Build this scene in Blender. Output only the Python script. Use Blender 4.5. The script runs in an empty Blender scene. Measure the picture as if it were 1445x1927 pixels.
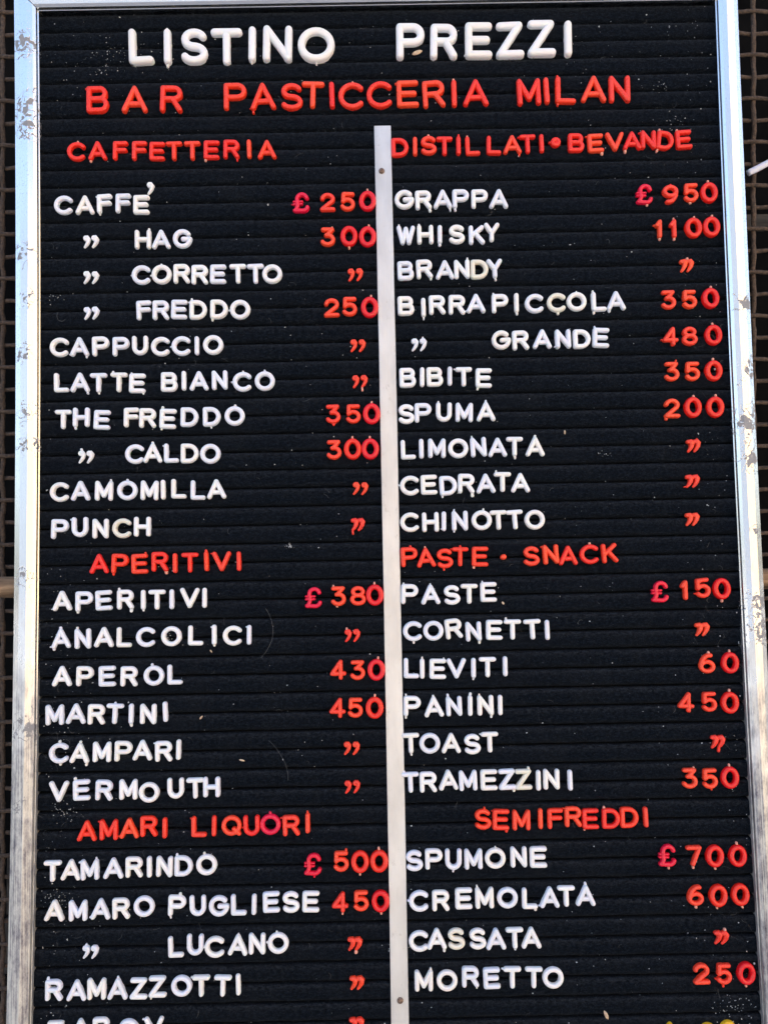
import bpy, math, random
from mathutils import Vector, Matrix, noise
random.seed(7)
S = 0.015                    # one groove pitch of the letter board, in metres
U0, V0, ZC = 18.9, 31.742, 1.55
def W(u, v, h=0.0):          # board coordinates (pitches right, pitches down, pitches proud) -> world
    return Vector(((u-U0)*S, -h*S, ZC+(V0-v)*S))
scene = bpy.context.scene
col = scene.collection
# ---------------------------------------------------------------- camera
cam = bpy.data.cameras.new('camera'); cam.lens = 36*1900/1445; cam.sensor_width = 36
cam.sensor_fit = 'HORIZONTAL'; cam.clip_start = 0.01; cam.clip_end = 500
camo = bpy.data.objects.new('camera', cam); col.objects.link(camo); scene.camera = camo
R = ((0.99980865, 0.01934462, -0.00290671), (-0.01905494, 0.99669767, 0.07893462), (0.00442407, -0.07886413, 0.99687556))
bw = lambda a: Vector((a[0], a[2], -a[1]))
X, Y, Z = bw(R[0]), -bw(R[1]), -bw(R[2])
M = Matrix((X, Y, Z)).transposed().to_4x4(); M.translation = W(18.5013, 31.7423, 54.4079)
camo.matrix_world = M
# ---------------------------------------------------------------- sky, sun, exposure
SUN_EL, SUN_AZ = math.radians(48), math.radians(20)      # the sun stands behind the board: the board is in open shade
wd = bpy.data.worlds.new('World'); scene.world = wd; wd.use_nodes = True
wn = wd.node_tree; bg = wn.nodes['Background']
sky = wn.nodes.new('ShaderNodeTexSky'); sky.sky_type = 'NISHITA'; sky.sun_disc = False
sky.sun_elevation = SUN_EL; sky.sun_rotation = SUN_AZ; sky.air_density = 1.0; sky.dust_density = 4.5; sky.ozone_density = 1.0
wn.links.new(sky.outputs[0], bg.inputs[0]); bg.inputs[1].default_value = 0.15
sl = bpy.data.lights.new('sun', 'SUN'); sl.energy = 4.0; sl.angle = math.radians(0.5); sl.color = (1, .95, .87)
so = bpy.data.objects.new('sun', sl); col.objects.link(so)
sd = Vector((math.sin(SUN_AZ)*math.cos(SUN_EL), math.cos(SUN_AZ)*math.cos(SUN_EL), math.sin(SUN_EL)))
so.rotation_euler = sd.to_track_quat('Z', 'Y').to_euler()
scene.view_settings.view_transform = 'Standard'; scene.view_settings.look = 'None'
scene.view_settings.exposure = 1.78; scene.view_settings.gamma = 1
# ---------------------------------------------------------------- helpers
def tag(o, label=None, cat=None, group=None, kind=None):
    for k, v in (('label', label), ('category', cat), ('group', group), ('kind', kind)):
        if v: o[k] = v
    return o
def mk(name, verts, faces, mats, parent=None, smooth=True, midx=None):
    me = bpy.data.meshes.new(name); me.from_pydata([tuple(v) for v in verts], [], faces)
    for m in (mats if isinstance(mats, (list, tuple)) else [mats]): me.materials.append(m)
    if midx: me.polygons.foreach_set('material_index', midx)
    me.polygons.foreach_set('use_smooth', [smooth]*len(faces)); me.update()
    o = bpy.data.objects.new(name, me); col.objects.link(o); o.parent = parent
    return o
def empty(name, loc):
    o = bpy.data.objects.new(name, None); o.location = loc; col.objects.link(o); return o
class NT:
    def __init__(s, name):
        s.m = bpy.data.materials.new(name); s.m.use_nodes = True; s.t = s.m.node_tree
        s.b = s.t.nodes['Principled BSDF']
    def n(s, typ, ins=None, **kw):
        nd = s.t.nodes.new('ShaderNode'+typ)
        for k, v in kw.items(): setattr(nd, k, v)
        for k, v in (ins or {}).items(): s.set(nd.inputs[k], v)
        return nd
    def set(s, inp, v):
        if hasattr(v, 'bl_idname') and v.bl_idname.startswith('NodeSocket'): s.t.links.new(v, inp)
        else: inp.default_value = v
    def pos(s): return s.n('NewGeometry').outputs['Position']
    def map(s, vec, scale, loc=(0, 0, 0)):
        return s.n('Mapping', {'Vector': vec, 'Scale': scale, 'Location': loc}).outputs[0]
    def noise(s, vec, scale, detail=3, rough=.6, dist=0):
        return s.n('TexNoise', {'Vector': vec, 'Scale': scale, 'Detail': detail, 'Roughness': rough, 'Distortion': dist}).outputs[0]
    def ramp(s, fac, *stops):
        r = s.n('ValToRGB', {0: fac}); e = r.color_ramp.elements
        while len(e) < len(stops): e.new(.5)
        for el, (p, c) in zip(e, stops):
            el.position = p; el.color = (c, c, c, 1) if isinstance(c, (int, float)) else tuple(c)+(1,)
        return r.outputs[0]
    def mix(s, f, a, b, mode='MIX'):
        x = s.n('Mix', data_type='RGBA', blend_type=mode)
        s.set(x.inputs[0], f)
        for i, v in ((6, a), (7, b)): s.set(x.inputs[i], v if not isinstance(v, tuple) or len(v) == 4 else v+(1,))
        return x.outputs[2]
    def math(s, op, a, b=0.0, c=0.0):
        x = s.n('Math', operation=op); s.set(x.inputs[0], a); s.set(x.inputs[1], b); s.set(x.inputs[2], c); return x.outputs[0]
    def p(s, **kw):
        for k, v in kw.items(): s.set(s.b.inputs[k.replace('_', ' ')], v+(1,) if isinstance(v, tuple) and len(v) == 3 else v)
    def bump(s, h, strength, dist):
        s.set(s.b.inputs['Normal'], s.n('Bump', {'Height': h, 'Strength': strength, 'Distance': dist}).outputs[0])
# ---------------------------------------------------------------- materials
def felt_mat():
    n = NT('black_felt'); P = n.pos()
    fine = n.noise(P, 1900, 2, .8); mid = n.noise(n.map(P, (.6, 1, 1)), 520, 5, .85); big = n.noise(P, 28, 4, .6)
    base = n.ramp(mid, (.34, (.0012, .0019, .0034)), (.5, (.0036, .0056, .0092)), (.64, (.0130, .0180, .0262)))
    base = n.mix(n.math('MULTIPLY', n.ramp(big, (.48, 0.0), (.78, .5)), fine), base, (.017, .019, .022))
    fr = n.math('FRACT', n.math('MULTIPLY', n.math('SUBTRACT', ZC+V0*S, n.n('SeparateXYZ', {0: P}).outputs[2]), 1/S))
    lit_edge = n.math('MULTIPLY', n.ramp(fr, (.06, 0.), (.14, 1.), (.42, 0.)), n.ramp(mid, (.42, 0.), (.66, .9)))  # light from above on each ridge's upper shoulder, painted into the felt colour
    base = n.mix(lit_edge, base, (.030, .035, .043))
    sp = n.noise(P, 1500, 1, .5); base = n.mix(n.ramp(sp, (.66, 0.), (.74, .7)), base, (.05, .057, .068))
    n.p(Base_Color=base, Roughness=.95)
    n.b.inputs['Specular IOR Level'].default_value = .04
    n.b.inputs['Sheen Weight'].default_value = .02; n.b.inputs['Sheen Roughness'].default_value = .5
    n.b.inputs['Sheen Tint'].default_value = (.6, .75, 1, 1)
    n.bump(n.math('ADD', mid, n.math('MULTIPLY', fine, .5)), .9, .0012)
    return n.m
def plastic(name, c, rough=.34, var=.05, sss=.12):
    n = NT(name)
    rnd = n.n('ObjectInfo').outputs['Random']; P = n.pos()
    st = n.noise(P, 220, 3, .6)
    hsv = n.n('HueSaturation', {'Color': c+(1,), 'Hue': n.math('MULTIPLY_ADD', rnd, .006, .497),
                                'Value': n.math('MULTIPLY_ADD', rnd, var, 1-var)}).outputs[0]
    dirt = n.ramp(n.noise(P, 620, 4, .7), (.69, 0.), (.77, .3))
    base = n.mix(dirt, hsv, tuple(x*.55 for x in c))
    n.p(Base_Color=base, Roughness=n.math('MULTIPLY_ADD', st, .25, rough-.1))
    n.b.inputs['Subsurface Weight'].default_value = sss; n.b.inputs['Subsurface Scale'].default_value = .0015
    n.bump(n.noise(P, 700, 3, .6), .18, .0004)
    return n.m
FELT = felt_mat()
PL = {'white': plastic('white_plastic', (.89, .89, .90)), 'blue': plastic('cool_white_plastic', (.82, .84, .91)),
      'warm': plastic('warm_white_plastic', (.90, .885, .86)), 'cream': plastic('cream_plastic', (.82, .79, .68)),
      'red': plastic('red_plastic', (.90, .040, .018), .26, .06, .08), 'orange': plastic('orange_red_plastic', (.92, .062, .026), .26, .06, .08),
      'deep': plastic('deep_red_plastic', (.80, .013, .012), .18, .06, .08), 'crimson': plastic('crimson_plastic', (.80, .010, .048), .24, .06, .08),
      'yellow': plastic('yellow_plastic', (.85, .5, .02), .3),
      'stubw': plastic('white_sprue', (.85, .84, .80), .5), 'stubr': plastic('pale_red_sprue', (.85, .38, .28), .5)}
def alu_mat():
    n = NT('weathered_aluminium'); P = n.pos()
    z = n.n('SeparateXYZ', {0: P}).outputs[2]
    blot = n.noise(n.map(P, (1, 1, .45)), 60, 5, .65)
    low = n.math('ADD', z, n.math('MULTIPLY', n.math('SUBTRACT', blot, .5), .35))
    ox = n.n('MapRange', {0: low, 1: ZC-.00, 2: ZC-.16, 3: 0., 4: 1.}).outputs[0]       # the lower rails are oxidised matt
    streak = n.noise(n.map(P, (900, 900, 9)), 1, 4, .6)
    pit = n.ramp(n.noise(P, 1100, 2, .7), (.60, 0.), (.70, 1.))
    oxc = n.ramp(n.math('ADD', n.math('MULTIPLY', streak, .55), n.math('MULTIPLY', n.noise(n.map(P, (1, 1, .5)), 150, 6, .75), .5)),
                 (.38, (.08, .075, .10)), (.47, (.30, .29, .30)), (.58, (.62, .61, .56)))
    base = n.mix(ox, (.88, .89, .90), oxc)
    base = n.mix(n.math('MULTIPLY', pit, n.math('MULTIPLY_ADD', ox, -.3, .5)), base, (.36, .38, .40))
    # flaked patches and hair cracks of the lacquer, at the places they sit
    spots = [(-.6,1.0,1.3),(-.6,4.6,1.4),(-.5,5.8,1.2),(-.6,13.0,1.0),(-.4,15.5,.7),(-.5,18.5,.8),(-.4,21.8,.9),(-.4,23.5,.9),(-.5,30.7,.9),
             (38.6,16.5,1.0),(38.7,20.2,1.1),(38.6,23.0,1.6),(38.6,25.0,1.3),(38.7,28.9,.7),(38.6,32.8,1.3),(38.7,34.2,1.3),(-.2,38.5,1.3),(-.8,42.5,.9)]
    warp = n.n('VectorMath', {0: P, 1: n.n('VectorMath', {0: n.n('TexNoise', {'Vector': P, 'Scale': 130., 'Detail': 3.}).outputs[1], 'Scale': .020}, operation='SCALE').outputs[0]}, operation='ADD').outputs[0]
    acc = None
    for (u, v, r) in spots:
        c = W(u, v, .5)+Vector((.010, .010, .010))
        d = n.n('VectorMath', {0: warp, 1: tuple(c)}, operation='DISTANCE').outputs['Value']
        m = n.n('MapRange', {0: d, 1: r*S*.95, 2: r*S*.25, 3: 0., 4: 1.}).outputs[0]
        acc = m if acc is None else n.math('MAXIMUM', acc, m)
    cell = n.n('TexNoise', {'Vector': P, 'Scale': 190., 'Detail': 4., 'Roughness': .55, 'Distortion': .8}).outputs[0]
    patch = n.ramp(n.math('MULTIPLY', acc, cell), (.425, 0.), (.455, 1.))
    ridge = n.math('ABSOLUTE', n.math('SUBTRACT', n.noise(P, 120, 3, .5, .6), .5))
    crack = n.math('MULTIPLY', n.ramp(ridge, (.008, 1.), (.020, 0.)), n.ramp(acc, (.25, 0.), (.4, 1.)))
    flake = n.math('MAXIMUM', patch, crack)
    base = n.mix(n.math('MULTIPLY', flake, .9), base, (.25, .25, .26))
    rgh = n.math('MULTIPLY_ADD', ox, .34, .12)
    rgh = n.math('ADD', rgh, n.math('MULTIPLY', n.noise(n.map(P, (1, 1, .3)), 90, 4, .6), .12))
    rgh = n.math('MAXIMUM', rgh, n.math('MULTIPLY', flake, .75))
    n.p(Base_Color=base, Roughness=rgh, Metallic=n.math('MULTIPLY', n.math('MULTIPLY_ADD', ox, -.45, 1.), n.math('MULTIPLY_ADD', flake, -.6, 1.)))
    n.bump(n.math('ADD', n.math('MULTIPLY', flake, -1.5), n.math('ADD', n.math('MULTIPLY', streak, .25), n.math('MULTIPLY', pit, -.3))), .25, .0004)
    return n.m
ALU = alu_mat()
def strip_mat():
    n = NT('brushed_aluminium'); P = n.pos()
    br = n.noise(n.map(P, (1400, 1400, 30)), 1, 4, .6); blot = n.noise(n.map(P, (1, 1, .35)), 55, 4, .6)
    mark = n.ramp(n.noise(n.map(P, (1, 1, .6)), 150, 6, .75), (.60, 0.), (.74, .6))
    base = n.mix(n.ramp(blot, (.3, 0.), (.75, 1.)), (.70, .72, .74), (.55, .56, .57))
    base = n.mix(mark, base, (.26, .26, .25))
    n.p(Base_Color=base, Metallic=.85, Roughness=n.math('MULTIPLY_ADD', br, .2, .36)); n.bump(br, .35, .0004)
    return n.m
STRIP = strip_mat()
def simple(name, c1, c2, scale, rough=.8, bump=.4, dist=.001, stretch=(1, 1, 1), metal=0.):
    n = NT(name); P = n.map(n.pos(), stretch); a = n.noise(P, scale, 6, .65)
    n.p(Base_Color=n.ramp(a, (.32, c1), (.68, c2)), Roughness=rough, Metallic=metal); n.bump(a, bump, dist); return n.m
RUST = simple('rusty_iron', (.026, .019, .015), (.130, .088, .062), 420, .85, .7, .0012)
NAIL = simple('rusty_nail', (.10, .05, .03), (.30, .22, .17), 900, .45, .4, .0003, metal=.6)
WOOD = simple('weathered_wood', (.045, .026, .014), (.40, .26, .15), 60, .85, .8, .0015, (.35, 1, 3))
PLANK = simple('grey_boards', (.022, .021, .020), (.080, .074, .066), 40, .85, .6, .001, (.2, 1, 2))
DARK = simple('dark_boarding', (.0012, .0012, .0013), (.0045, .0045, .0045), 20, .9, .3, .001)
HUSK = simple('dry_husk', (.45, .30, .20), (.75, .60, .42), 500, .7, .4, .0004)
FUZZ = simple('felt_nap', (.005, .009, .016), (.036, .048, .068), 700, .95, 0., .0004)
HAIR = simple('pale_hair', (.03, .033, .036), (.11, .115, .12), 300, .9, 0., .0004)
LINT = simple('pale_lint', (.30, .32, .33), (.75, .76, .74), 800, .9, 0., .0004)
PAVE = simple('street_paving', (.20, .20, .20), (.34, .33, .31), 3, .9, .3, .01)
TAN = simple('cream_plaster', (.42, .29, .145), (.54, .39, .22), 1.3, .9, .2, .01)
SLATE = simple('slate_plaster', (.09, .115, .155), (.13, .155, .20), 1.3, .9, .2, .01)
for m_ in (DARK, PLANK): m_.node_tree.nodes['Principled BSDF'].inputs['Specular IOR Level'].default_value = .06
GLAZE = plastic('clear_plastic', (.72, .74, .86), .15)
# ---------------------------------------------------------------- setting
def box(x0, x1, y0, y1, z0, z1):
    v = [(x, y, z) for x in (x0, x1) for y in (y0, y1) for z in (z0, z1)]
    return v, [(0, 1, 3, 2), (4, 6, 7, 5), (0, 4, 5, 1), (2, 3, 7, 6), (0, 2, 6, 4), (1, 5, 7, 3)]
tag(mk('street', [(-80, -80, 0), (80, -80, 0), (80, 80, 0), (-80, 80, 0)], [(0, 1, 2, 3)], PAVE, smooth=False), kind='structure')
v, f = box(-2.6, 2.6, .34, .6, .0, 3.6)
tag(mk('wall', v, f, DARK, smooth=False), kind='structure')
def facade(x0, x1, y, h, mat):
    # a wall with recessed window openings, unseen across the street, sized for its reflection
    vs, fs = [], []
    def add(b):
        k = len(vs); vs.extend(b[0]); fs.extend([tuple(i+k for i in q) for q in b[1]])
    n = max(2, int((x1-x0)/3)); w = (x1-x0)/n
    add(box(x0, x1, y-.3, y-.14, 0, h)); 
    for i in range(n):
        a = x0+i*w
        add(box(a, a+w*.36, y-.14, y, 0, h-.2)); add(box(a+w*.64, a+w, y-.14, y, 0, h-.2))
        add(box(a+w*.36, a+w*.64, y-.14, y, 0, .9)); add(box(a+w*.36, a+w*.64, y-.14, y, 2.6, h-.2))
    add(box(x0-.1, x1+.1, y-.14, y+.12, h-.2, h))
    tag(mk('facade', vs, fs, mat, smooth=False), kind='structure')
facade(.2, 7.8, -8.5, 4.9, TAN)
facade(7.9, 20, -8.4, 9.0, TAN)
facade(-10.5, .0, -8.5, 6.2, SLATE)
# ---------------------------------------------------------------- the letter board
bow = lambda v, b: b*(1-((v-27)/27)**2) if -3 < v < 58 else 0
VB = 60
board = tag(empty('letter_board', W(18.9, VB, 0)), 'tall black felt letter board in a worn aluminium frame with a central dividing strip', 'letter board')
def rel(vs): return [Vector(q)-board.location for q in vs]
# grooved felt: every ridge between two grooves is a strip of its own
UA, UB = -.55, 38.45
def strip_mesh(seed):
    prof = []
    for i in range(15):
        t = i/14
        prof.append((t, -.50+.50*(1-abs(2*t-1)**7.5)**.62 if 0 < t < 1 else -.50))
    vs, fs = [], []; nx = 420
    for i in range(nx+1):
        u = UA+(UB-UA)*i/nx
        for j, (t, h) in enumerate(prof):
            k = 1 if 0 < j < 14 else 0
            q = Vector((u*1.3, t*3, seed*7.7)); n1 = noise.noise(q*.6); n2 = noise.noise(Vector((u*4.5, t*5, seed*3.1)))
            edge = 1 if (j < 3 or j > 11) else .25
            vs.append(W(u, t+(n1*.030+n2*.013*edge)*k, h+(n1*.022+n2*.012)*k)-W(0, 0, 0))
    m = len(prof)
    for i in range(nx):
        for j in range(m-1):
            a = i*m+j; fs.append((a, a+1, a+m+1, a+m))
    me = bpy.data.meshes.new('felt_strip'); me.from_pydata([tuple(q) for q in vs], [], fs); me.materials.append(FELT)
    me.polygons.foreach_set('use_smooth', [True]*len(fs)); return me
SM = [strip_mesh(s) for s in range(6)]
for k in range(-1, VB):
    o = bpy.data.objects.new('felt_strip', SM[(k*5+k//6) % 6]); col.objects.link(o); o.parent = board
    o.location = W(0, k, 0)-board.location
a, b = W(-.9, -1.9, -.47), W(38.8, VB+.8, -1.6)
v, f = box(a.x, b.x, a.y, b.y, b.z, a.z); mk('backing_panel', rel(v), f, DARK, board, False)
# aluminium frame: four facets and an inner lip, mitred at the corners, the uprights bowed a little inwards
PF = [(0, -.5), (0, .30), (.035, .33), (.06, .24), (.075, .24), (.09, .49), (.23, .61), (.50, .70), (.91, .59), (1.24, .33), (1.26, -1.4)]
def rail(side):
    vs, fs = [], []; m = len(PF); n = 90
    for i in range(n+1):
        t = i/n
        for (a, h) in PF:
            if side in 'LR':
                v = (-1.03-a)+((VB+.0+a)-(-1.03-a))*t
                u = (0.0-a*(1.09-.08*t)+bow(v, .24)) if side == 'L' else (37.85+a-bow(v, .14))
            else:
                u = (-a)+(37.85+2*a)*t; v = -1.03-a if side == 'T' else VB+a
            vs.append(W(u, v, h))
    for i in range(n):
        for j in range(m-1):
            a = i*m+j; q = (a, a+1, a+m+1, a+m); fs.append(q if side in 'RT' else q[::-1])
    o = mk('frame_rail', rel(vs), fs, ALU, board, False)
    return o
for s, lb in (('L', 'left upright of the aluminium frame, flaked and oxidised below'), ('R', 'right upright of the aluminium frame with golden sheen and flaked patches'),
              ('T', 'top rail of the aluminium frame'), ('B', None)):
    o = rail(s)
    if lb: o['label'] = lb
# dividing strip, with its two nails
vs, fs = [], []; n = 60
for i in range(n+1):
    v = 5.87+(VB-.05-5.87)*i/n; k = bow(v, .06)
    for (u, h) in ((18.60, -.2), (18.60, .09), (18.625, .115), (19.495, .115), (19.52, .09), (19.52, -.2)):
        vs.append(W(u+k*.6+noise.noise(Vector((v*.3, u, 0)))*.012, v, h))
for i in range(n):
    for j in range(5): a = i*6+j; fs.append((a, a+6, a+7, a+1)[::-1])
fs.append((0, 1, 2, 3, 4, 5))
dv = mk('divider_strip', rel(vs), fs, STRIP, board, False)
for (u, v) in ((18.98, 8.47), (19.09, 52.94)):
    vs, fs = [], []; K = 16; rings = [(.165, .10), (.165, .15), (.145, .20), (.10, .235), (.04, .25)]
    for (r, h) in rings:
        for q in range(K):
            a = q*2*math.pi/K; rr = r*(1+.06*noise.noise(Vector((math.cos(a)*2, math.sin(a)*2, v))))
            vs.append(W(u+rr*math.cos(a), v+rr*math.sin(a), h))
    for i in range(len(rings)-1):
        for q in range(K): fs.append((i*K+q, i*K+(q+1) % K, (i+1)*K+(q+1) % K, (i+1)*K+q)[::-1])
    fs.append(tuple(range((len(rings)-1)*K, len(rings)*K))[::-1])
    mk('nail', rel(vs), fs, NAIL, dv)
# ---------------------------------------------------------------- letters
def arc(cx, cy, rx, ry, a0, a1, n=None):
    n = n or max(6, int(abs(a1-a0)/15))
    return [(cx+rx*math.cos(math.radians(a0+(a1-a0)*i/n)), cy+ry*math.sin(math.radians(a0+(a1-a0)*i/n))) for i in range(n+1)]
G = {  # outer width, strokes on the centre-line box [-1,1]x[-1,1]; a dict entry sets height / radius of a stroke
 'A': (.96, [[(-1, -1), (0, 1)], [(1, -1), (0, 1)], ([(-.70, -.42), (.70, -.42)], .82)]),
 'B': (.84, [[(-1, -1), (-1, 1)], [(-1, 1)]+arc(.30, .53, .55, .47, 90, -90)+[(-1, .06)], [(-1, .04)]+arc(.40, -.48, .60, .52, 90, -90)+[(-1, -1)]]),
 'C': (.94, [arc(.17, 0, 1.17, 1, 44, 316)]),
 'D': (.90, [[(-1, -1), (-1, 1)], [(-1, 1)]+arc(-.15, 0, 1.15, 1, 90, -90)+[(-1, -1)]]),
 'E': (.83, [[(-1, -1), (-1, 1)], [(-1, 1), (1, 1)], [(-1, .03), (.78, .03)], [(-1, -1), (1, -1)]]),
 'F': (.78, [[(-1, -1), (-1, 1)], [(-1, 1), (1, 1)], [(-1, .08), (.85, .08)]]),
 'G': (1.0, [arc(0, 0, 1, 1, 42, 358), [(1, -.03), (.08, -.03)]]),
 'H': (.84, [[(-1, -1), (-1, 1)], [(1, -1), (1, 1)], [(-1, 0), (1, 0)]]),
 'I': (.27, [[(0, -1), (0, 1)]]),
 'K': (.82, [[(-1, -1), (-1, 1)], [(.9, 1), (-.9, -.12)], [(-.25, .22), (1, -1)]]),
 'L': (.76, [[(-1, 1), (-1, -1)], [(-1, -1), (1, -1)]]),
 'M': (.89, [[(-1, -1), (-1, 1)], [(-1, 1), (0, -.62)], [(0, -.62), (1, 1)], [(1, 1), (1, -1)]]),
 'N': (.80, [[(-1, -1), (-1, 1)], [(-1, 1), (1, -1)], [(1, 1), (1, -1)]]),
 'O': (1.02, [arc(0, 0, 1, 1, 0, 360, 28)]),
 'P': (.86, [[(-1, -1), (-1, 1)], [(-1, 1)]+arc(.25, .46, .75, .54, 90, -90)+[(-1, -.08)]]),
 'Q': (1.02, [arc(0, 0, 1, 1, 0, 360, 28), [(.30, -.45), (.92, -1.05)]]),
 'R': (.84, [[(-1, -1), (-1, 1)], [(-1, 1)]+arc(.30, .50, .68, .50, 90, -90)+[(-1, 0)], [(.15, 0), (1, -1)]]),
 'S': (.84, [arc(0, .50, .93, .50, 28, 270, 16)+arc(0, -.50, 1, .50, 90, -152, 16)[1:]]),
 'T': (.86, [[(0, -1), (0, 1)], [(-1, 1), (1, 1)]]),
 'U': (.81, [[(-1, 1)]+arc(0, -.22, 1, .78, 180, 360)+[(1, 1)]]),
 'V': (.96, [[(-1, 1), (0, -1)], [(1, 1), (0, -1)]]),
 'W': (.95, [[(-1, 1), (-.45, -1)], [(-.45, -1), (0, .85)], [(0, .85), (.45, -1)], [(.45, -1), (1, 1)]]),
 'Y': (.80, [[(-1, 1), (0, -.08)], [(1, 1), (0, -.08)], [(0, -.08), (0, -1)]]),
 'Z': (.86, [[(-.95, 1), (.9, 1)], [(.9, 1), (-1, -1)], [(-1, -1), (1, -1)]]),
 '0': (.82, [arc(0, 0, 1, 1, 0, 360, 28)]),
 '1': (.42, [[(.5, -1), (.5, 1)], [(-1, .50), (.5, 1)]]),
 '2': (.82, [arc(0, .42, .94, .58, 172, -30, 14)+[(-.93, -.93)], [(-1, -1), (1, -1)]]),
 '3': (.79, [[(-.85, 1), (.80, 1)], [(.80, 1), (-.15, .22)], arc(-.05, -.38, 1.02, .62, 104, -152, 16)]),
 '4': (.82, [[(.42, 1), (-1, -.48)], [(-1, -.48), (1, -.48)], [(.42, 1), (.42, -1)]]),
 '5': (.78, [[(.85, 1), (-.80, 1)], [(-.80, 1), (-.86, .02)], arc(-.05, -.36, 1.03, .64, 138, -152, 16)]),
 '6': (.82, [arc(0, -.40, 1, .60, 0, 360, 22), arc(.42, -.40, 1.42, 1.42, 180, 84, 9)]),
 '7': (.78, [[(-1, 1), (1, 1)], [(1, 1), (-.25, -1)]]),
 '8': (.82, [arc(0, .52, .84, .48, 0, 360, 20), arc(0, -.46, 1, .54, 0, 360, 22)]),
 '£': (.84, [arc(.20, .42, .72, .58, 15, 180, 10)+[(-.42, -.35), (-.72, -.92)], [(-.85, -.90), (.25, -.95)]+arc(.35, -.45, .65, .50, -80, -12, 4),
             ([(-.98, .16), (.22, .16)], .8, .6), ([(-.98, -.16), (.18, -.16)], .8, .6)]),
}
G['9'] = (G['6'][0], [[(-x, -y) for (x, y) in s] for s in G['6'][1]])
NP = 5
def tube(path, r, h, closed=False):
    """half-round bar along a path in the board plane; r may be a list (taper). Returns verts (x,y,z up from felt), faces"""
    n = len(path); rs = r if isinstance(r, list) else [r]*n
    prof = [(1.0, -.25), (1.0, .42), (.93, .64), (.76, .84), (.50, .95), (.25, .985), (0, 1.0)]
    full = prof+[(-x, z) for (x, z) in prof[-2::-1]]
    vs, fs = [], []; m = len(full)
    P = [Vector((x, y)) for (x, y) in path]
    if closed: P = P[:-1]; rs = rs[:-1]; n -= 1
    def tang(i):
        if closed: d = P[(i+1) % n]-P[i-1]
        else: d = P[min(i+1, n-1)]-P[max(i-1, 0)]
        return d.normalized()
    for i in range(n):
        t = tang(i); nr = Vector((-t.y, t.x))
        for (x, z) in full:
            q = P[i]+nr*x*rs[i]; vs.append((q.x, q.y, z*h*(rs[i]/max(rs))))
    for i in range(n if closed else n-1):
        a0, b0 = i*m, ((i+1) % n)*m
        for j in range(m-1): fs.append((a0+j, a0+j+1, b0+j+1, b0+j))
    if not closed:
        for e in (0, n-1):
            t = tang(e)*(-1 if e == 0 else 1); base = math.atan2(t.y, t.x); k0 = len(vs); A = 6; hh = h*rs[e]/max(rs)
            for i in range(A+1):
                a = base-math.pi/2+math.pi*i/A
                for (x, z) in prof: vs.append((P[e].x+math.cos(a)*x*rs[e], P[e].y+math.sin(a)*x*rs[e], z*hh))
            mm = len(prof)
            for i in range(A):
                for j in range(mm-1):
                    a = k0+i*mm+j; fs.append((a, a+mm, a+mm+1, a+1))
    return vs, fs
def comma(x, y, sc, solid, flip=1):
    hr = .125*sc
    path = [(x-.03*sc, y+.14*sc), (x+.07*sc, y+.16*sc), (x+.13*sc, y+.08*sc), (x+.10*sc, y-.10*sc), (x+.02*sc, y-.24*sc), (x-.08*sc, y-.36*sc)]
    rr = [.10, .12, .115, .10, .085, .06]
    if solid: path[0] = (x-.06*sc, y+.16*sc); rr = [.12, .15, .15, .125, .10, .07]
    return [(path, [q*sc for q in rr])]
def glyph(ch, size):
    """list of (path, radius, height) in pitches, centred"""
    H, w = {'T': (2.05, .42), 'B': (1.54, .295), 'S': (1.08, .252), 'P': (1.07, .238), 'Q': (.8, .25), 'R': (.8, .25)}[size]
    out = []
    if ch == '"':
        if size == 'Q':
            for dx in (-.24, .21): out += [(p, r, .24) for (p, r) in comma(dx, .08, 1.02, False)]+[(arc(dx+.0, .20, .085, .085, 0, 360, 10), .075, .20)]
        else:
            for dx in (-.18, .16): out += [(p, r, .26) for (p, r) in comma(dx, .08, 1.0, True)]
        return out
    if ch == "'": return [(p, r, .24) for (p, r) in comma(0, .08, 1.0, False)]+[(arc(0, .20, .09, .09, 0, 360, 10), .08, .20)]
    if ch == '*': return [(arc(0, 0, .15, .15, 0, 360, 14), .14, .28), ([(0, 0), (.005, 0)], .07, .30)]
    if ch == '.': return [([(-.02, 0), (.03, .01)], .15, .26)]
    Wd, st = G[ch]
    if ch == '0': H *= 1.09; w = .285; Wd = .83
    if ch == '£': H *= 1.10; w = .23
    if size == 'B': Wd = Wd*.97 if ch != 'I' else .21
    if size == 'T' and ch == 'I': Wd = .22
    if size == 'T' and ch in 'EPRSLZ': Wd *= .9
    r = w/2; a = H/2-r; b = max(Wd*H/2-r, 0)
    for s in st:
        hf = rf = 1
        if isinstance(s, tuple): hf = s[1]; rf = s[2] if len(s) > 2 else 1; s = s[0]
        out.append(([(x*b, y*a) for (x, y) in s], r*rf, (.13+1.15*r)*hf*(1+random.uniform(-.02, .02))))
    return out
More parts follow.
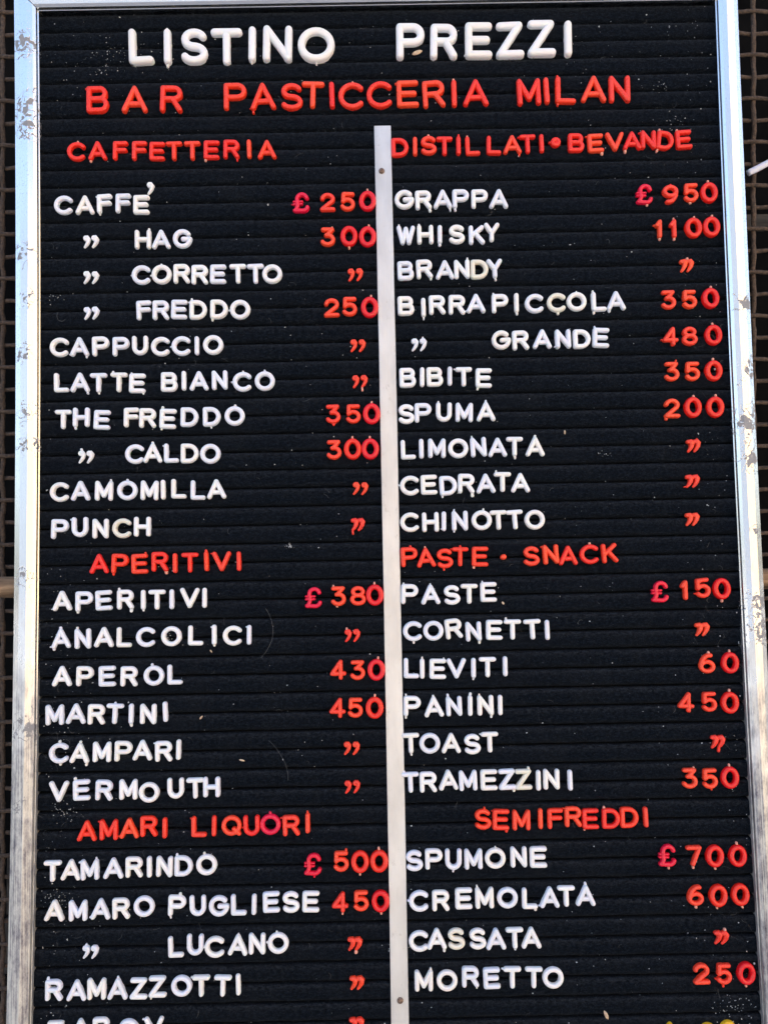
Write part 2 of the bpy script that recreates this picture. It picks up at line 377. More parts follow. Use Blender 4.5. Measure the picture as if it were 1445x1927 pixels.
def build_letter(ch, size, main, stub, name, stubs):
    vs, fs, mi = [], [], []
    parts = glyph(ch, size); top = (0, -9); bot = (0, 9)
    ext = []
    for (path, r, h) in parts:
        closed = len(path) > 6 and (Vector(path[0])-Vector(path[-1])).length < 1e-6
        v, f = tube(path, r, h, closed); k = len(vs); vs += v; fs += [tuple(i+k for i in q) for q in f]; mi += [0]*len(f)
        rr = r if not isinstance(r, list) else r[0]
        for q in path: ext.append((q[0], q[1], rr))
    tp = max(ext, key=lambda q: q[1]+random.uniform(0, .03)); bt = min(ext, key=lambda q: q[1]-random.uniform(0, .03))
    sd = max(ext, key=lambda q: -q[0]+random.uniform(0, .02))
    for (where, ln, wd, two) in stubs:
        if where == 't': p0 = Vector((tp[0], tp[1]+tp[2]*.75)); d = Vector((random.uniform(-.25, .25), 1))
        elif where == 'b': p0 = Vector((bt[0], bt[1]-bt[2]*.75)); d = Vector((random.uniform(-.25, .25), -1))
        else: p0 = Vector((sd[0]-sd[2]*.8, sd[1])); d = Vector((-1, random.uniform(-.4, .4)))
        p1 = p0+d.normalized()*(ln+.05)
        v, f = tube([tuple(p0), tuple((p0+p1)/2), tuple(p1)], [wd, wd*.95, wd*random.uniform(.8, 1.1)], .16)
        k = len(vs); vs += v; fs += [tuple(i+k for i in q) for q in f]; mi += [1 if two else 0]*len(f)
    vs = [(x*S, -z*S, y*S) for (x, y, z) in vs]
    me = bpy.data.meshes.new(name); me.from_pydata(vs, [], fs)
    me.materials.append(main); me.materials.append(stub)
    me.polygons.foreach_set('material_index', mi); me.polygons.foreach_set('use_smooth', [True]*len(fs)); me.update()
    return me
ORD = ['first', 'second', 'third', 'fourth', 'fifth', 'sixth', 'seventh', 'eighth', 'ninth', 'tenth', 'eleventh']
DATA = """listino|w|T|LISTINO|5.68,1.05 7.15,1.10 8.64,1.12 10.45,1.16 11.88,1.04 13.30,1.03 15.46,1.15
prezzi|w|T|PREZZI|20.73,1.03 22.60,1.08 24.55,1.04 26.30,1.05 28.07,0.98 29.56,1.03
bar|r|B|BAR|3.25,4.09 5.30,4.11 7.35,4.13
pasticceria|r|B|PASTICCERIA|10.90,4.05 12.45,4.07 14.05,4.12 15.23,4.04 16.29,4.07 17.34,4.13 18.92,4.10 20.51,4.07 21.97,4.10 23.10,4.10 24.30,4.07
milan|r|B|MILAN|27.27,4.08 28.26,4.03 29.32,4.02 30.89,3.98 32.34,4.01
caffetteria|r|S|CAFFETTERIA|2.06,7.06 3.26,7.03 4.52,7.05 5.58,7.07 6.56,7.12 7.49,7.12 8.50,7.12 9.57,7.10 10.67,7.08 11.65,7.08 12.65,7.13
distillati|r|S|DISTILLATI|20.02,7.15 20.86,7.10 21.61,7.06 22.49,7.11 23.27,7.10 24.06,7.13 25.24,7.12 26.25,7.09 27.11,7.08 27.89,7.06
bullet1|r|S|*|28.67,7.01
bevande|r|S|BEVANDE|29.81,7.06 30.89,7.10 31.96,7.03 32.91,7.00 33.83,6.96 34.76,7.03,-8 35.80,6.98,3
caffe|w|S|CAFFE'|1.36,10.10 2.56,10.11 3.65,10.06 4.68,10.05 5.68,10.15 6.14,9.23
d_hag|w|Q|"|2.87,12.19
hag|w|S|HAG|5.76,12.12 6.77,12.13 7.94,12.12
d_cor|w|Q|"|2.88,14.21
corretto|w|S|CORRETTO|5.65,14.12 6.79,14.11 7.89,14.09 8.88,14.16 9.89,14.15 10.97,14.15 11.94,14.17 12.86,14.20
d_fre|w|Q|"|2.91,16.21
freddo1|w|S|FREDDO|5.82,16.10 6.74,16.11 7.75,16.09 8.78,16.13 9.93,16.12 11.08,16.16
p_caffe|r|P|£250|14.47,10.21 15.96,10.20 17.07,10.18 18.17,10.17
p_hag|r|P|300|15.94,12.17 17.11,12.15 18.13,12.19
rd_cor|r|Q|"|17.40,14.32
p_fre|r|P|250|16.09,16.15 17.08,16.11 18.17,16.17
grappa|w|S|GRAPPA|20.21,10.12 21.25,10.17 22.32,10.14 23.32,10.14 24.37,10.16 25.42,10.17
whisky|w|S|WHISKY|20.24,12.15 21.31,12.13 22.12,12.15 23.05,12.15 24.15,12.20 24.98,12.07
brandy|w|S|BRANDY|20.19,14.15 21.22,14.08 22.35,14.13 23.29,14.12 24.25,14.15 25.08,14.12
birra|w|S|BIRRA|20.16,16.12 21.12,16.23 21.87,16.10 22.96,16.11 24.01,16.06
piccola|w|S|PICCOLA|25.33,16.09 26.23,16.06 27.19,16.12 28.41,16.10 29.53,16.06 30.75,16.08 31.70,16.05
d_gra|w|Q|"|20.81,18.30
grande|w|S|GRANDE|25.34,18.12 26.39,18.16 27.57,18.11 28.71,18.13 29.74,18.15 30.79,18.10
p_grap|r|P|£950|33.46,10.07 34.93,10.10 36.08,10.03 37.08,10.04
p_whi|r|P|1100|34.21,12.05 35.01,12.05 36.12,12.03 37.12,11.99
rd_bra|r|R|"|35.64,14.15
p_bir|r|P|350|34.58,16.05 35.73,16.05 36.89,16.01
p_gra|r|P|480|34.60,18.10 35.65,18.10 36.96,18.07
cappuccio|w|S|CAPPUCCIO|1.18,18.08 2.30,18.07 3.45,18.06 4.56,18.10 5.60,18.06 6.70,18.14 7.83,18.13 8.70,18.13 9.59,18.10
latte|w|S|LATTE|1.33,20.03 2.33,20.04 3.34,20.09 4.45,20.08 5.45,20.15
bianco|w|S|BIANCO|7.19,20.11 7.98,20.06 8.81,20.08 9.93,20.06 11.14,20.18 12.39,20.16
the|w|S|THE|1.43,22.07 2.41,21.97 3.54,22.13
freddo2|w|S|FREDDO|5.14,22.03 6.01,22.08 7.11,22.14 8.28,22.07 9.49,22.07 10.73,22.05
d_cal|w|Q|"|2.64,24.15
caldo|w|S|CALDO|5.29,24.04 6.28,24.00 7.30,24.02 8.28,24.06 9.40,24.10
camomilla|w|S|CAMOMILLA|1.24,26.03 2.39,25.98 3.65,26.01 4.91,26.01 6.11,26.03 6.84,26.01 7.69,25.97 8.73,26.06 9.72,26.03
rd_cap|r|Q|"|17.47,18.29
rd_lat|r|Q|"|17.55,20.28
p_the|r|P|350|16.08,22.05 17.18,22.06 18.17,22.07
p_cal|r|P|300|16.10,24.01 17.11,23.99 18.06,24.00
rd_cam|r|Q|"|17.47,26.15
bibite|w|S|BIBITE|20.17,20.12 20.96,20.10 21.65,20.10 22.47,20.07 23.23,20.13 24.32,20.21
spuma|w|S|SPUMA|20.06,22.12 20.97,22.07 22.10,22.05 23.21,22.09 24.39,22.07
limonata|w|S|LIMONATA|20.12,24.07 20.83,24.04 21.67,24.03 22.83,24.06 23.93,24.01 24.97,24.04 25.89,24.02 27.00,24.04
cedrata|w|S|CEDRATA|20.14,26.04 21.20,26.01 22.24,26.08 23.22,25.99 24.27,26.00 25.18,25.94 26.15,26.00
p_bib|r|P|350|34.59,20.05 35.72,20.06 36.88,20.05
p_spu|r|P|200|34.52,22.08 35.66,22.05 36.88,22.06
rd_lim|r|R|"|35.58,24.17
rd_ced|r|R|"|35.44,26.10
punch|w|S|PUNCH|1.29,28.04 2.36,27.95 3.47,28.05 4.61,28.06 5.72,27.99
aper_red|r|S|APERITIVI|3.40,29.94 4.53,29.96 5.58,29.99 6.66,29.90 7.47,29.99 8.27,29.98 9.16,29.93 9.98,29.94 10.90,29.95
aper_w|w|S|APERITIVI|1.43,31.89 2.61,31.95 3.66,31.91 4.81,31.89 5.76,31.92 6.50,31.93 7.29,31.92 8.25,31.87 9.04,31.88
analcolici|w|S|ANALCOLICI|1.37,33.90 2.54,33.93 3.67,33.87 4.75,33.89 5.88,33.91 7.27,33.89 8.56,33.87 9.55,33.86 10.51,33.92 11.41,33.90
aperol|w|S|APEROL|1.44,35.89 2.67,35.92 3.85,35.94 5.01,35.97 6.33,35.96 7.45,35.92
rd_pun|r|R|"|17.29,28.11
p_ape|r|P|£380|14.85,31.99 16.21,31.93 17.26,31.93 18.16,31.90
rd_ana|r|Q|"|16.90,34.05
p_apl|r|P|430|16.13,35.84 17.17,35.88 18.17,35.88
chinotto|w|S|CHINOTTO|20.10,28.03 21.24,28.04 21.96,28.01 22.82,28.00 24.00,27.99 24.90,28.00 25.79,28.00 26.86,28.02
paste_red|r|S|PASTE|20.05,29.90 20.95,29.95 21.96,30.01 22.79,29.94 23.86,29.95
bullet2|r|S|.|25.11,30.00
snack|r|S|SNACK|26.62,29.98 27.66,29.91 28.59,29.98 29.72,29.94 30.83,29.90,4
paste_w|w|S|PASTE|20.03,31.89 21.15,31.93 22.29,31.98 23.22,31.94 24.26,31.86
cornetti|w|S|CORNETTI|20.13,33.87 21.26,33.87 22.34,33.78,6 23.40,33.95 24.51,33.89 25.49,33.89 26.55,33.90 27.35,33.95
lieviti|w|S|LIEVITI|20.04,35.83 20.62,35.87 21.45,35.90 22.44,35.89 23.35,35.89 24.10,35.86 25.04,35.83
rd_chi|r|R|"|35.34,28.17
p_pas|r|P|£150|33.43,32.03 34.77,31.96 35.76,31.87,6 36.78,31.93
rd_corn|r|R|"|35.61,34.09
p_lie|r|P|60|35.82,35.88 37.05,35.88
martini|w|S|MARTINI|1.07,37.92 2.19,37.88 3.28,37.94 4.26,37.93 5.12,37.94 6.03,37.97 6.93,37.87
campari|w|S|CAMPARI|1.29,39.93 2.40,39.94 3.58,39.91 4.72,39.90 5.72,39.86 6.84,39.94 7.63,39.87
vermouth|w|S|VERMOUTH|1.32,41.92 2.51,41.87 3.70,41.90 4.98,41.89 6.07,42.06 7.47,41.87 8.50,41.89 9.37,41.85
amari|r|S|AMARI|2.80,43.98 3.95,43.95 5.03,43.89 6.06,43.81 6.89,43.91
liquori|r|S|LIQUORI|8.70,43.88 9.48,43.86 10.40,43.86 11.46,43.88 12.45,43.84 13.54,43.92 14.41,43.81
p_mar|r|P|450|16.07,37.85 17.02,37.86 18.04,37.88
rd_cmp|r|Q|"|16.77,39.99
rd_ver|r|Q|"|16.77,42.00
panini|w|S|PANINI|20.04,37.83 21.19,37.89 22.26,37.88 23.12,37.87 23.93,37.87 24.72,37.87
toast|w|S|TOAST|19.92,39.78 20.93,39.80 22.06,39.81 23.18,39.89 24.11,39.81
tramezzini|w|S|TRAMEZZINI|19.87,41.82 20.80,41.82 21.86,41.73 22.91,41.78 24.01,41.77 24.97,41.76 25.83,41.78 26.62,41.85 27.31,41.80 28.30,41.87
semifreddi|r|S|SEMIFREDDI|23.63,43.80 24.58,43.84 25.66,43.88 26.67,43.83 27.45,43.84 28.39,43.77 29.30,43.89 30.39,43.90 31.35,43.86 32.22,43.86
p_pan|r|P|450|34.61,37.92 35.84,37.92 36.94,37.98
rd_toa|r|R|"|36.18,40.04
p_tra|r|P|350|34.63,41.90 35.70,41.93 36.76,41.90
tamarindo|w|S|TAMARINDO|1.01,46.02 1.97,45.97 2.96,45.98 4.19,45.93 5.28,45.90 6.08,45.90 6.88,45.90 7.88,45.89 9.08,45.85
amaro|w|S|AMARO|1.12,48.03 2.35,48.06 3.53,48.00 4.60,48.00 5.80,47.91
pugliese|w|S|PUGLIESE|7.53,47.91 8.61,47.93 9.72,47.97 10.75,47.93 11.55,47.93 12.45,47.83 13.47,47.85 14.52,47.85
d_luc|w|Q|"|2.98,50.19
lucano|w|S|LUCANO|7.46,50.00 8.47,49.91 9.46,50.05 10.69,49.97 11.69,49.93 12.79,49.92
ramazzotti|w|S|RAMAZZOTTI|1.12,52.06 2.30,52.09 3.34,52.04 4.43,52.06 5.52,52.07 6.50,51.99 7.75,51.98 8.77,52.00 9.89,52.02 10.69,51.97
zabov|w|S|ZABOV|1.24,54.14 2.51,54.05 3.61,54.01 4.99,54.11 6.32,54.03
p_tam|r|P|£500|14.63,45.95 16.14,45.82 17.13,45.86 18.13,45.85
p_pug|r|P|450|16.05,47.90 17.15,47.86 18.17,47.89
rd_luc|r|R|"|16.76,50.07
rd_ram|r|R|"|16.83,52.04
rd_zab|r|R|"|16.78,54.13
spumone|w|S|SPUMONE|19.98,45.86 21.01,45.80 22.03,45.83 23.08,45.84 24.23,45.82 25.46,45.78 26.50,45.81
cremolata|w|S|CREMOLATA|20.15,47.93 21.32,47.93 22.52,47.85 23.61,47.84 24.81,47.86 25.98,47.91 27.02,47.88 27.89,47.84 28.91,47.82
cassata|w|S|CASSATA|20.10,49.97 21.06,49.87 22.08,49.89 23.19,49.91 24.15,49.94 25.13,49.92 26.00,49.92
moretto|w|S|MORETTO|20.34,51.97 21.55,51.99 22.77,51.83 23.88,51.92 24.95,51.91 26.07,51.93 27.07,51.96
p_spum|r|P|£700|33.25,45.87 34.68,45.91 35.77,45.94 36.98,45.95
p_cre|r|P|600|34.67,47.93 35.86,47.97 37.02,47.94
rd_cas|r|R|"|35.91,50.13
p_mor|r|P|250|34.81,51.92 35.98,51.95 37.14,51.94
yellow|y|P|100|33.02,54.85 35.02,54.97 36.07,54.87"""
# how each word is pointed out in a label (trade names are pointed out by their row)
WORD = {
 'listino': 'title word LISTINO', 'prezzi': 'title word PREZZI', 'bar': 'BAR in second title line', 'pasticceria': 'PASTICCERIA in second title line',
 'milan': 'last word of red second title line', 'caffetteria': 'red heading CAFFETTERIA', 'distillati': 'red heading DISTILLATI', 'bevande': 'red heading BEVANDE',
 'caffe': 'CAFFE under CAFFETTERIA heading', 'hag': 'short word above CORRETTO', 'corretto': 'white word CORRETTO', 'freddo1': 'FREDDO directly below CORRETTO',
 'grappa': 'white word GRAPPA', 'whisky': 'white word WHISKY', 'brandy': 'white word BRANDY', 'birra': 'white word BIRRA', 'piccola': 'white word PICCOLA',
 'grande': 'white word GRANDE', 'cappuccio': 'white word CAPPUCCIO', 'latte': 'white word LATTE', 'bianco': 'white word BIANCO', 'the': 'white word THE',
 'freddo2': 'FREDDO on the THE row', 'caldo': 'white word CALDO', 'camomilla': 'white word CAMOMILLA', 'bibite': 'white word BIBITE', 'spuma': 'white word SPUMA',
 'limonata': 'white word LIMONATA', 'cedrata': 'white word CEDRATA', 'punch': 'white word PUNCH', 'aper_red': 'red heading APERITIVI', 'aper_w': 'white word APERITIVI',
 'analcolici': 'white word ANALCOLICI', 'aperol': 'word directly below ANALCOLICI', 'chinotto': 'white word CHINOTTO', 'paste_red': 'red heading PASTE',
 'snack': 'red heading SNACK', 'paste_w': 'white word PASTE', 'cornetti': 'white word CORNETTI', 'lieviti': 'white word LIEVITI',
 'martini': 'word two rows below ANALCOLICI', 'campari': 'word directly above VERMOUTH', 'vermouth': 'white word VERMOUTH', 'amari': 'red heading AMARI',
 'liquori': 'red heading LIQUORI', 'panini': 'white word PANINI', 'toast': 'white word TOAST', 'tramezzini': 'white word TRAMEZZINI', 'semifreddi': 'red heading SEMIFREDDI',
 'tamarindo': 'white word TAMARINDO', 'amaro': 'white word AMARO', 'pugliese': 'white word PUGLIESE', 'lucano': 'white word under PUGLIESE',
 'ramazzotti': 'lowest whole word, left column', 'zabov': 'cut-off word at bottom left', 'spumone': 'white word SPUMONE', 'cremolata': 'white word CREMOLATA',
 'cassata': 'white word CASSATA', 'moretto': 'white word MORETTO'}
ROWOF = {'p_caffe': 'CAFFE', 'p_hag': 'the row above CORRETTO', 'p_fre': 'the row below CORRETTO', 'p_grap': 'GRAPPA', 'p_whi': 'WHISKY', 'p_bir': 'BIRRA PICCOLA', 'p_gra': 'GRANDE',
 'p_the': 'THE FREDDO', 'p_cal': 'CALDO', 'p_bib': 'BIBITE', 'p_spu': 'SPUMA', 'p_ape': 'white word APERITIVI', 'p_apl': 'the row below ANALCOLICI', 'p_pas': 'white word PASTE',
 'p_lie': 'LIEVITI', 'p_mar': 'the row two below ANALCOLICI', 'p_pan': 'PANINI', 'p_tra': 'TRAMEZZINI', 'p_tam': 'TAMARINDO', 'p_pug': 'AMARO PUGLIESE', 'p_spum': 'SPUMONE',
 'p_cre': 'CREMOLATA', 'p_mor': 'MORETTO',
 'd_hag': 'two rows above FREDDO, under CAFFE', 'd_cor': 'left of the word CORRETTO', 'd_fre': 'left of FREDDO, below CORRETTO row', 'd_gra': 'left of the word GRANDE',
 'd_cal': 'left of the word CALDO', 'd_luc': 'under AMARO near the bottom left',
 'rd_cor': 'in the price column on the CORRETTO row', 'rd_bra': 'in the price column on the BRANDY row', 'rd_cap': 'in the price column on the CAPPUCCIO row',
 'rd_lat': 'in the price column on the LATTE BIANCO row', 'rd_cam': 'in the price column on the CAMOMILLA row', 'rd_lim': 'in the price column on the LIMONATA row',
 'rd_ced': 'in the price column on the CEDRATA row', 'rd_pun': 'in the price column on the PUNCH row', 'rd_ana': 'in the price column on the ANALCOLICI row',
 'rd_chi': 'in the price column on the CHINOTTO row', 'rd_corn': 'in the price column on the CORNETTI row', 'rd_cmp': 'in the price column directly above the VERMOUTH row',
 'rd_ver': 'in the price column on the VERMOUTH row', 'rd_toa': 'in the price column on the TOAST row', 'rd_luc': 'in the price column directly below the 450 beside PUGLIESE',
 'rd_ram': 'in the left price column, second from the bottom', 'rd_zab': 'cut off by the bottom edge in the left price column', 'rd_cas': 'in the price column on the CASSATA row'}
CREAM = {('piccola', 3), ('punch', 3), ('cassata', 2), ('tramezzini', 6), ('brandy', 4)}
TOPSTUB = {'p_caffe', 'p_fre', 'p_the', 'p_cal', 'p_whi', 'p_bib', 'p_spu', 'p_apl', 'p_mar', 'p_pan', 'p_tra', 'p_gra'}
rnd = random.Random(11)
for line in DATA.strip().split('\n'):
    key, c, size, chars, co = line.split('|')
    lv = [tuple(float(q) for q in t.split(',')) for t in co.split()]
    nd = sum(ch.isdigit() for ch in chars); di = 0; seen = {}
    for i, (ch, t) in enumerate(zip(chars, lv)):
        u, v = t[0], t[1]; rot = t[2] if len(t) > 2 else rnd.gauss(0, 1.1)
        two = rnd.random() < .55; stub = PL['stubw']
        if c == 'w':
            m = PL[rnd.choice(['white', 'white', 'blue', 'blue', 'warm'])] if size != 'T' else PL[rnd.choice(['white', 'warm'])]
            cname = 'white'
            if (key, i) in CREAM: m = PL['cream']; cname = 'cream-tinged'
        elif c == 'y': m = PL['yellow']; cname = 'yellow'; stub = PL['yellow']
        else:
            stub = PL['stubr']; cname = 'red'
            if ch == '0': m = PL['deep']
            elif ch == '£': m = PL['crimson']; cname = 'crimson'
            elif size in 'PQR': m = PL['orange']
            else: m = PL[rnd.choice(['red', 'orange', 'red'])]
            if key == 'liquori' and ch == 'O': m = PL['crimson']; cname = 'crimson'
        st = []
        if ch == '0' and c != 'y': st = [('t' if key in TOPSTUB or rnd.random() < .35 else 'b', .07, .06, True)]
        elif c != 'y':
            if rnd.random() < .20: st.append(('t', rnd.uniform(.0, .06), rnd.uniform(.045, .08), two))
            if rnd.random() < .18: st.append(('b', rnd.uniform(.0, .09), rnd.uniform(.05, .09), two))
            if rnd.random() < .09: st.append(('s', rnd.uniform(.0, .05), rnd.uniform(.035, .06), False))
        cat = 'letter'; name = 'letter'; n = len([q for q in chars if q.isalpha()])
        if c == 'y':
            name, cat = 'digit', 'digit'; grp = 'yellow digits cut off at the bottom'
            lab = '%s of three yellow plastic digits cut off at the bottom right' % ['leftmost', 'middle', 'rightmost'][i]
        elif ch == '"':
            name = cat = 'ditto mark'; name = 'ditto_mark'; grp = ('white' if c == 'w' else 'red')+' ditto marks'
            lab = '%s plastic ditto mark %s' % (cname, ROWOF[key])
        elif ch == "'": name = 'apostrophe'; cat = 'apostrophe'; grp = None; lab = 'white plastic apostrophe used as the accent above the last letter of CAFFE'
        elif ch == '*': name = 'bullet_point'; cat = 'bullet'; grp = None; lab = 'large round red bullet between DISTILLATI and BEVANDE'
        elif ch == '.': name = 'bullet_point'; cat = 'bullet'; grp = None; lab = 'small red dot between the headings PASTE and SNACK'
        elif ch == '£': name = 'pound_sign'; cat = 'currency sign'; grp = 'currency signs before the prices'; lab = 'crimson plastic currency sign before the price %s beside %s' % (chars[1:], ROWOF[key])
        elif ch.isdigit():
            name, cat = 'digit', 'digit'; grp = 'red price digits'
            lab = 'red plastic digit %s, %s digit of price %s beside %s' % (ch, ORD[di] if di < nd-1 else 'last', chars.lstrip('£'), ROWOF[key]); di += 1
        else:
            name = 'title_letter' if size == 'T' else 'white_letter' if c == 'w' else 'red_letter'; cat = name.replace('_', ' ')
            grp = {'T': 'white letters of the title', 'B': 'red letters of the second title line'}.get(size, ('white letters of the menu words' if c == 'w' else 'red letters of the headings'))
            sz = 'large ' if size == 'T' else ''
            lab = '%s%s plastic letter %s, %s letter of %s' % (sz, cname, ch, ORD[i], WORD[key])
        sc = 1+rnd.gauss(0, .008)
        me = build_letter(ch, size, m, stub, name, st)
        o = bpy.data.objects.new(name, me); col.objects.link(o)
        o.location = W(u, v, 0); o.rotation_euler = (rnd.gauss(0, .02), math.radians(-rot) if len(t) > 2 else math.radians(rot), rnd.gauss(0, .03)); o.scale = (sc, 1, sc)
        tag(o, lab, cat, grp)
# ---------------------------------------------------------------- grille behind, woven of rusty wire
GO = Vector((-3.507, -3.327, 3.618)); GX = (Vector((42.479, -3.213, 4.669))-GO); GY = (Vector((-4.141, 29.813, 6.242))-GO)/25
NW = 34.4
GX = GX/NW                                     # one mesh across
def GP(a, b, out=0.0):                         # grille coordinates: a meshes right, b meshes down
    q = GO+GX*a+GY*b; return W(q.x, q.y, -q.z+out)
def round_bar(path, r, K=8, seed=0, rough=.12):
    vs, fs = [], []; n = len(path)
    for i in range(n):
        t = (path[min(i+1, n-1)]-path[max(i-1, 0)]).normalized(); s1 = t.cross(Vector((0, 1, 0))).normalized(); s2 = s1.cross(t)
        for k in range(K):
            a = 2*math.pi*k/K; rr = r*(1+rough*2*noise.noise(path[i]*600+Vector((math.cos(a), math.sin(a), seed))))
            vs.append(path[i]+s1*math.cos(a)*rr+s2*math.sin(a)*rr)
    for i in range(n-1):
        for k in range(K): fs.append((i*K+k, i*K+(k+1) % K, (i+1)*K+(k+1) % K, (i+1)*K+k))
    fs.append(tuple(range(K))[::-1]); fs.append(tuple(range((n-1)*K, n*K)))
    return vs, fs
grille = tag(empty('wire_grille', GP(17, 40)), 'rusty brown woven wire grille standing behind the letter board', 'wire grille')
ga, gb = -3, 38
AM = .085
for b in range(-3, 48):
    pts = []
    for i in range((gb-ga)*6+1):
        a = ga+i/6
        if 4 < a < 31: continue
        pts.append((a, GP(a, b+.03*noise.noise(Vector((a*2.3, b, 3))), AM*math.cos(math.pi*(a+b)))))
    for side in (0, 1):
        pp = [p for (a, p) in pts if (a <= 4) == (side == 0)]
        vs, fs = round_bar(pp, .128*S, 7, b); mk('horizontal_wire', [q-grille.location for q in vs], fs, RUST, grille)
for a in (-2, -1, 0, 33, 34, 35, 36):
    pp = [GP(a+.05*noise.noise(Vector((a, i*.15, 9))), -4+i/6, AM*math.cos(math.pi*(a+i/6-4))*-1) for i in range(52*6)]
    vs, fs = round_bar(pp, .15*S, 8, a, .2); mk('vertical_wire', [q-grille.location for q in vs], fs, RUST, grille)
# wooden pole across, behind the board, in front of the grille
P0, P1 = W(-4.5, 31.05, -2.3), W(43, 31.45, -2.3)
pp = [P0.lerp(P1, i/80) for i in range(81)]
vs, fs = round_bar(pp, .60*S, 16, 2, .05)
tag(mk('wooden_pole', vs, fs, WOOD), 'weathered brown wooden pole running behind the frame halfway up', 'pole')
# dark boards behind the grille at the left
def plank(u0, u1, v0, v1, w, lab):
    a, b = W(u0, v0, -w), W(u1, v1, -w-.8); v, f = box(a.x, b.x, a.y, b.y, b.z, a.z)
    tag(mk('plank', v, f, PLANK, smooth=False), lab, 'plank', 'dark planks behind the grille')
plank(-6, 1.2, 48.2, 52.0, 12.5, 'upper grey plank behind the grille at the lower left')
plank(-6, 1.2, 52.2, 55.6, 12.2, 'dark grey plank below another at the lower left edge')
plank(-6, 1.2, 57.0, 61.0, 12.0, 'lowest grey plank at the bottom left corner')
plank(-6, 1.2, 35.4, 36.9, 13.5, 'upper of three thin boards behind the grille below the pole')
plank(-6, 1.2, 37.1, 38.7, 13.5, 'middle of three thin boards behind the grille below the pole')
plank(-6, 1.2, 38.9, 40.4, 13.5, 'lower of three thin boards behind the grille below the pole')
a, b = W(-2.2, -4, -13), W(.8, 29.6, -14); v, f = box(a.x, b.x, a.y, b.y, b.z, a.z)
tag(mk('plank', v, f, PLANK, smooth=False), 'upright dark grey board behind the grille at upper left', 'plank', 'dark planks behind the grille')
a, b = W(39, 6, -14), W(46, 6.9, -15); v, f = box(a.x, b.x, a.y, b.y, b.z, a.z)
tag(mk('plank', v, f, PLANK, smooth=False), 'dark horizontal board behind the grille at upper right', 'plank', 'dark planks behind the grille')
# plastic shard caught in the grille
q0 = W(41.22, 6.85, -4.9); q1 = W(42.52, 6.21, -4.9)
vs, fs = round_bar([q0.lerp(q1, t) for t in (0, .08, .3, .7, .92, 1)], .2*S, 10, 1, .08)
tag(mk('plastic_shard', vs, fs, GLAZE), 'bluish white plastic shard caught in the grille right of the frame', 'shard')
# ---------------------------------------------------------------- husks, lint and hairs on the felt
def lump(u, v, ln, wd, ang, name, lab, cat, h=.05):
    vs, fs = [], []; K, N = 8, 7
    for i in range(N):
        t = -1+2*i/(N-1); rr = wd*math.sqrt(max(.04, 1-t*t))
        for k in range(K):
            a = 2*math.pi*k/K; x = t*ln; y = rr*math.cos(a)*(1+.2*noise.noise(Vector((x*9, k, u)))); z = rr*math.sin(a)*.7
            ca, sa = math.cos(math.radians(ang)), math.sin(math.radians(ang))
            vs.append(W(u+x*ca-y*sa, v-(x*sa+y*ca), h+z))
    for i in range(N-1):
        for k in range(K): fs.append((i*K+k, i*K+(k+1) % K, (i+1)*K+(k+1) % K, (i+1)*K+k))
    fs.append(tuple(range(K))[::-1]); fs.append(tuple(range((N-1)*K, N*K)))
    tag(mk(name, vs, fs, HUSK), lab, cat)
lump(21.10, 1.63, 0.3, 0.13, 20, 'wood_chip', 'small tan wood chip lying under the first letter of PREZZI', 'wood chip')
lump(25.03, 32.47, 0.09, 0.06, -60, 'seed_husk', 'tan seed husk just right of the white word PASTE', 'husk')
lump(29.78, 53.92, 0.24, 0.09, -65, 'seed_husk', 'pale tan husk near the bottom of the right column under MORETTO', 'husk')
lump(8.82, 38.22, 0.12, 0.05, 50, 'seed_husk', 'small curled pale husk two rows below ANALCOLICI', 'husk')
lump(10.97, 40.50, 0.15, 0.05, -15, 'seed_husk', 'thin tan husk right of the row above VERMOUTH', 'husk')
lump(9.37, 34.73, 0.09, 0.04, -50, 'seed_husk', 'tiny yellowish husk under the word ANALCOLICI', 'husk')
lump(28.65, 23.28, 0.05, 0.12, 0, 'seed_husk', 'tiny upright pale husk above the last letter of LIMONATA', 'husk')
# lint specks: countless, tiny
rl = random.Random(5); vs, fs = [], []
def speck(u, v, s):
    k = len(vs); h = .01+rl.random()*.05
    for q in range(4):
        a = q*math.pi/2+rl.random()*1.2; r = s*rl.uniform(.5, 1.3)
        vs.append(W(u+math.cos(a)*r, v+math.sin(a)*r, h+.02*(q % 2)))
    vs.append(W(u, v, h+s*1.2)); fs.extend([(k+q, k+(q+1) % 4, k+4) for q in range(4)])
for i in range(950):
    z = rl.random()
    if z < .62: u, v = rl.uniform(.3, 37.6), rl.uniform(-.8, 55)
    elif z < .74: u, v = 37.6-abs(rl.gauss(0, 1.6)), rl.uniform(-.8, 55)
    elif z < .88: u, v = .5+abs(rl.gauss(0, 1.2)), rl.uniform(30, 55)
    elif z < .94: u, v = rl.gauss(4, 3), rl.gauss(2, 1.2)
    else: u, v = rl.gauss(33, 3), rl.gauss(3, 3)
    if .25 < u < 37.6 and v > -.9: speck(u, v, min(.07, abs(rl.gauss(.008, .016))+.012))
for (cu, cv, n, sp) in ((4.0, 1.3, 34, .9), (3.3, 2.2, 24, .8), (13.6, 29.2, 26, .12), (7, 33.9, 20, .18), (35.2, 6.0, 20, .5), (19.0, 50.5, 30, .35), (1.2, 47.5, 40, .5), (1.6, 43.0, 34, .4), (36.5, 53.7, 50, .6), (30.8, 24.5, 10, .2), (1.0, 15.3, 14, .25), (35, 3.8, 10, .3)):
    for i in range(n): speck(cu+rl.gauss(0, sp), cv+rl.gauss(0, sp*.6), rl.uniform(.012, .04))
tag(mk('lint', vs, fs, LINT, smooth=False), 'pale specks of dusty lint scattered over the black felt', 'lint', kind='stuff')
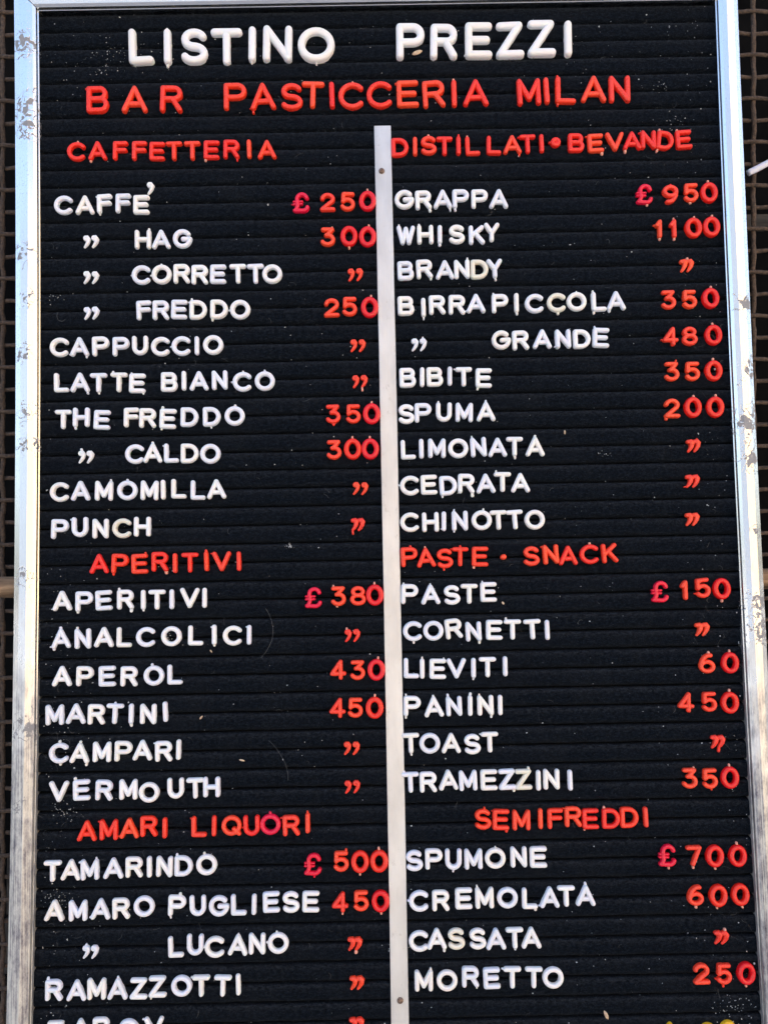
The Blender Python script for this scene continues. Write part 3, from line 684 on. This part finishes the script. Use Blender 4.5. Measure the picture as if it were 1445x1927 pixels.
# the nap of the felt: short fibres standing off the ridges, thickest along their upper edges
nv, nf = [], []
for i in range(70000):
    u = rl.uniform(.1, 37.8); k = rl.randint(-1, 55); t = rl.random() if rl.random() < .6 else abs(rl.gauss(.07, .05)) % 1
    if not .03 < t < .97: continue
    a = rl.uniform(0, 6.283); ln = rl.uniform(.04, .15); w = rl.uniform(.006, .013)
    dx, dy = math.cos(a)*ln, math.sin(a)*ln*.7; h0 = -.03 if .1 < t < .9 else -.10
    j = len(nv); v = k+t
    nv.extend((W(u-dy/ln*w, v+dx/ln*w, h0), W(u+dy/ln*w, v-dx/ln*w, h0), W(u+dx, v+dy, .02+rl.random()*.05))); nf.append((j, j+1, j+2))
fz = mk('felt_nap', rel(nv), nf, FUZZ, board, False); fz['kind'] = 'stuff'
vs, fs = [], []
def hair(u, v, ln, a, curl, r=.012):
    n = 8; p = Vector((u, v)); pts = [p.copy()]
    for i in range(n):
        a += curl*rl.uniform(.4, 1.6)/n; p = p+Vector((math.cos(a), math.sin(a)))*ln/n; pts.append(p.copy())
    for i in range(n):
        d = (pts[i+1]-pts[i]).normalized(); q = Vector((-d.y, d.x))*r; k = len(vs)
        h = .05+.03*math.sin(i)
        for pt in (pts[i]-q, pts[i]+q, pts[i+1]+q, pts[i+1]-q):
            vs.append(W(pt.x, pt.y, h))
        fs.append((k, k+1, k+2, k+3))
for i in range(230):
    u, v = (rl.uniform(.3, 37.5), rl.uniform(-.8, 55)) if rl.random() < .6 else (.4+abs(rl.gauss(0, 1.2)), rl.uniform(34, 55)) if rl.random() < .5 else (37.5-abs(rl.gauss(0, 1.2)), rl.uniform(0, 55))
    hair(u, v, rl.uniform(.1, .5), rl.uniform(0, 6.3), rl.uniform(-3, 3), rl.uniform(.004, .009))
hair(12.3, 32.5, 2.9, .9, 1.2, .011); hair(12.4, 39.5, 2.4, .6, 1.0, .009); hair(1.1, 16.1, .9, 2.2, -3.2, .012)
tag(mk('fibres', vs, fs, HAIR, smooth=False), 'fine pale hairs and fibres caught on the black felt', 'fibre', kind='stuff')
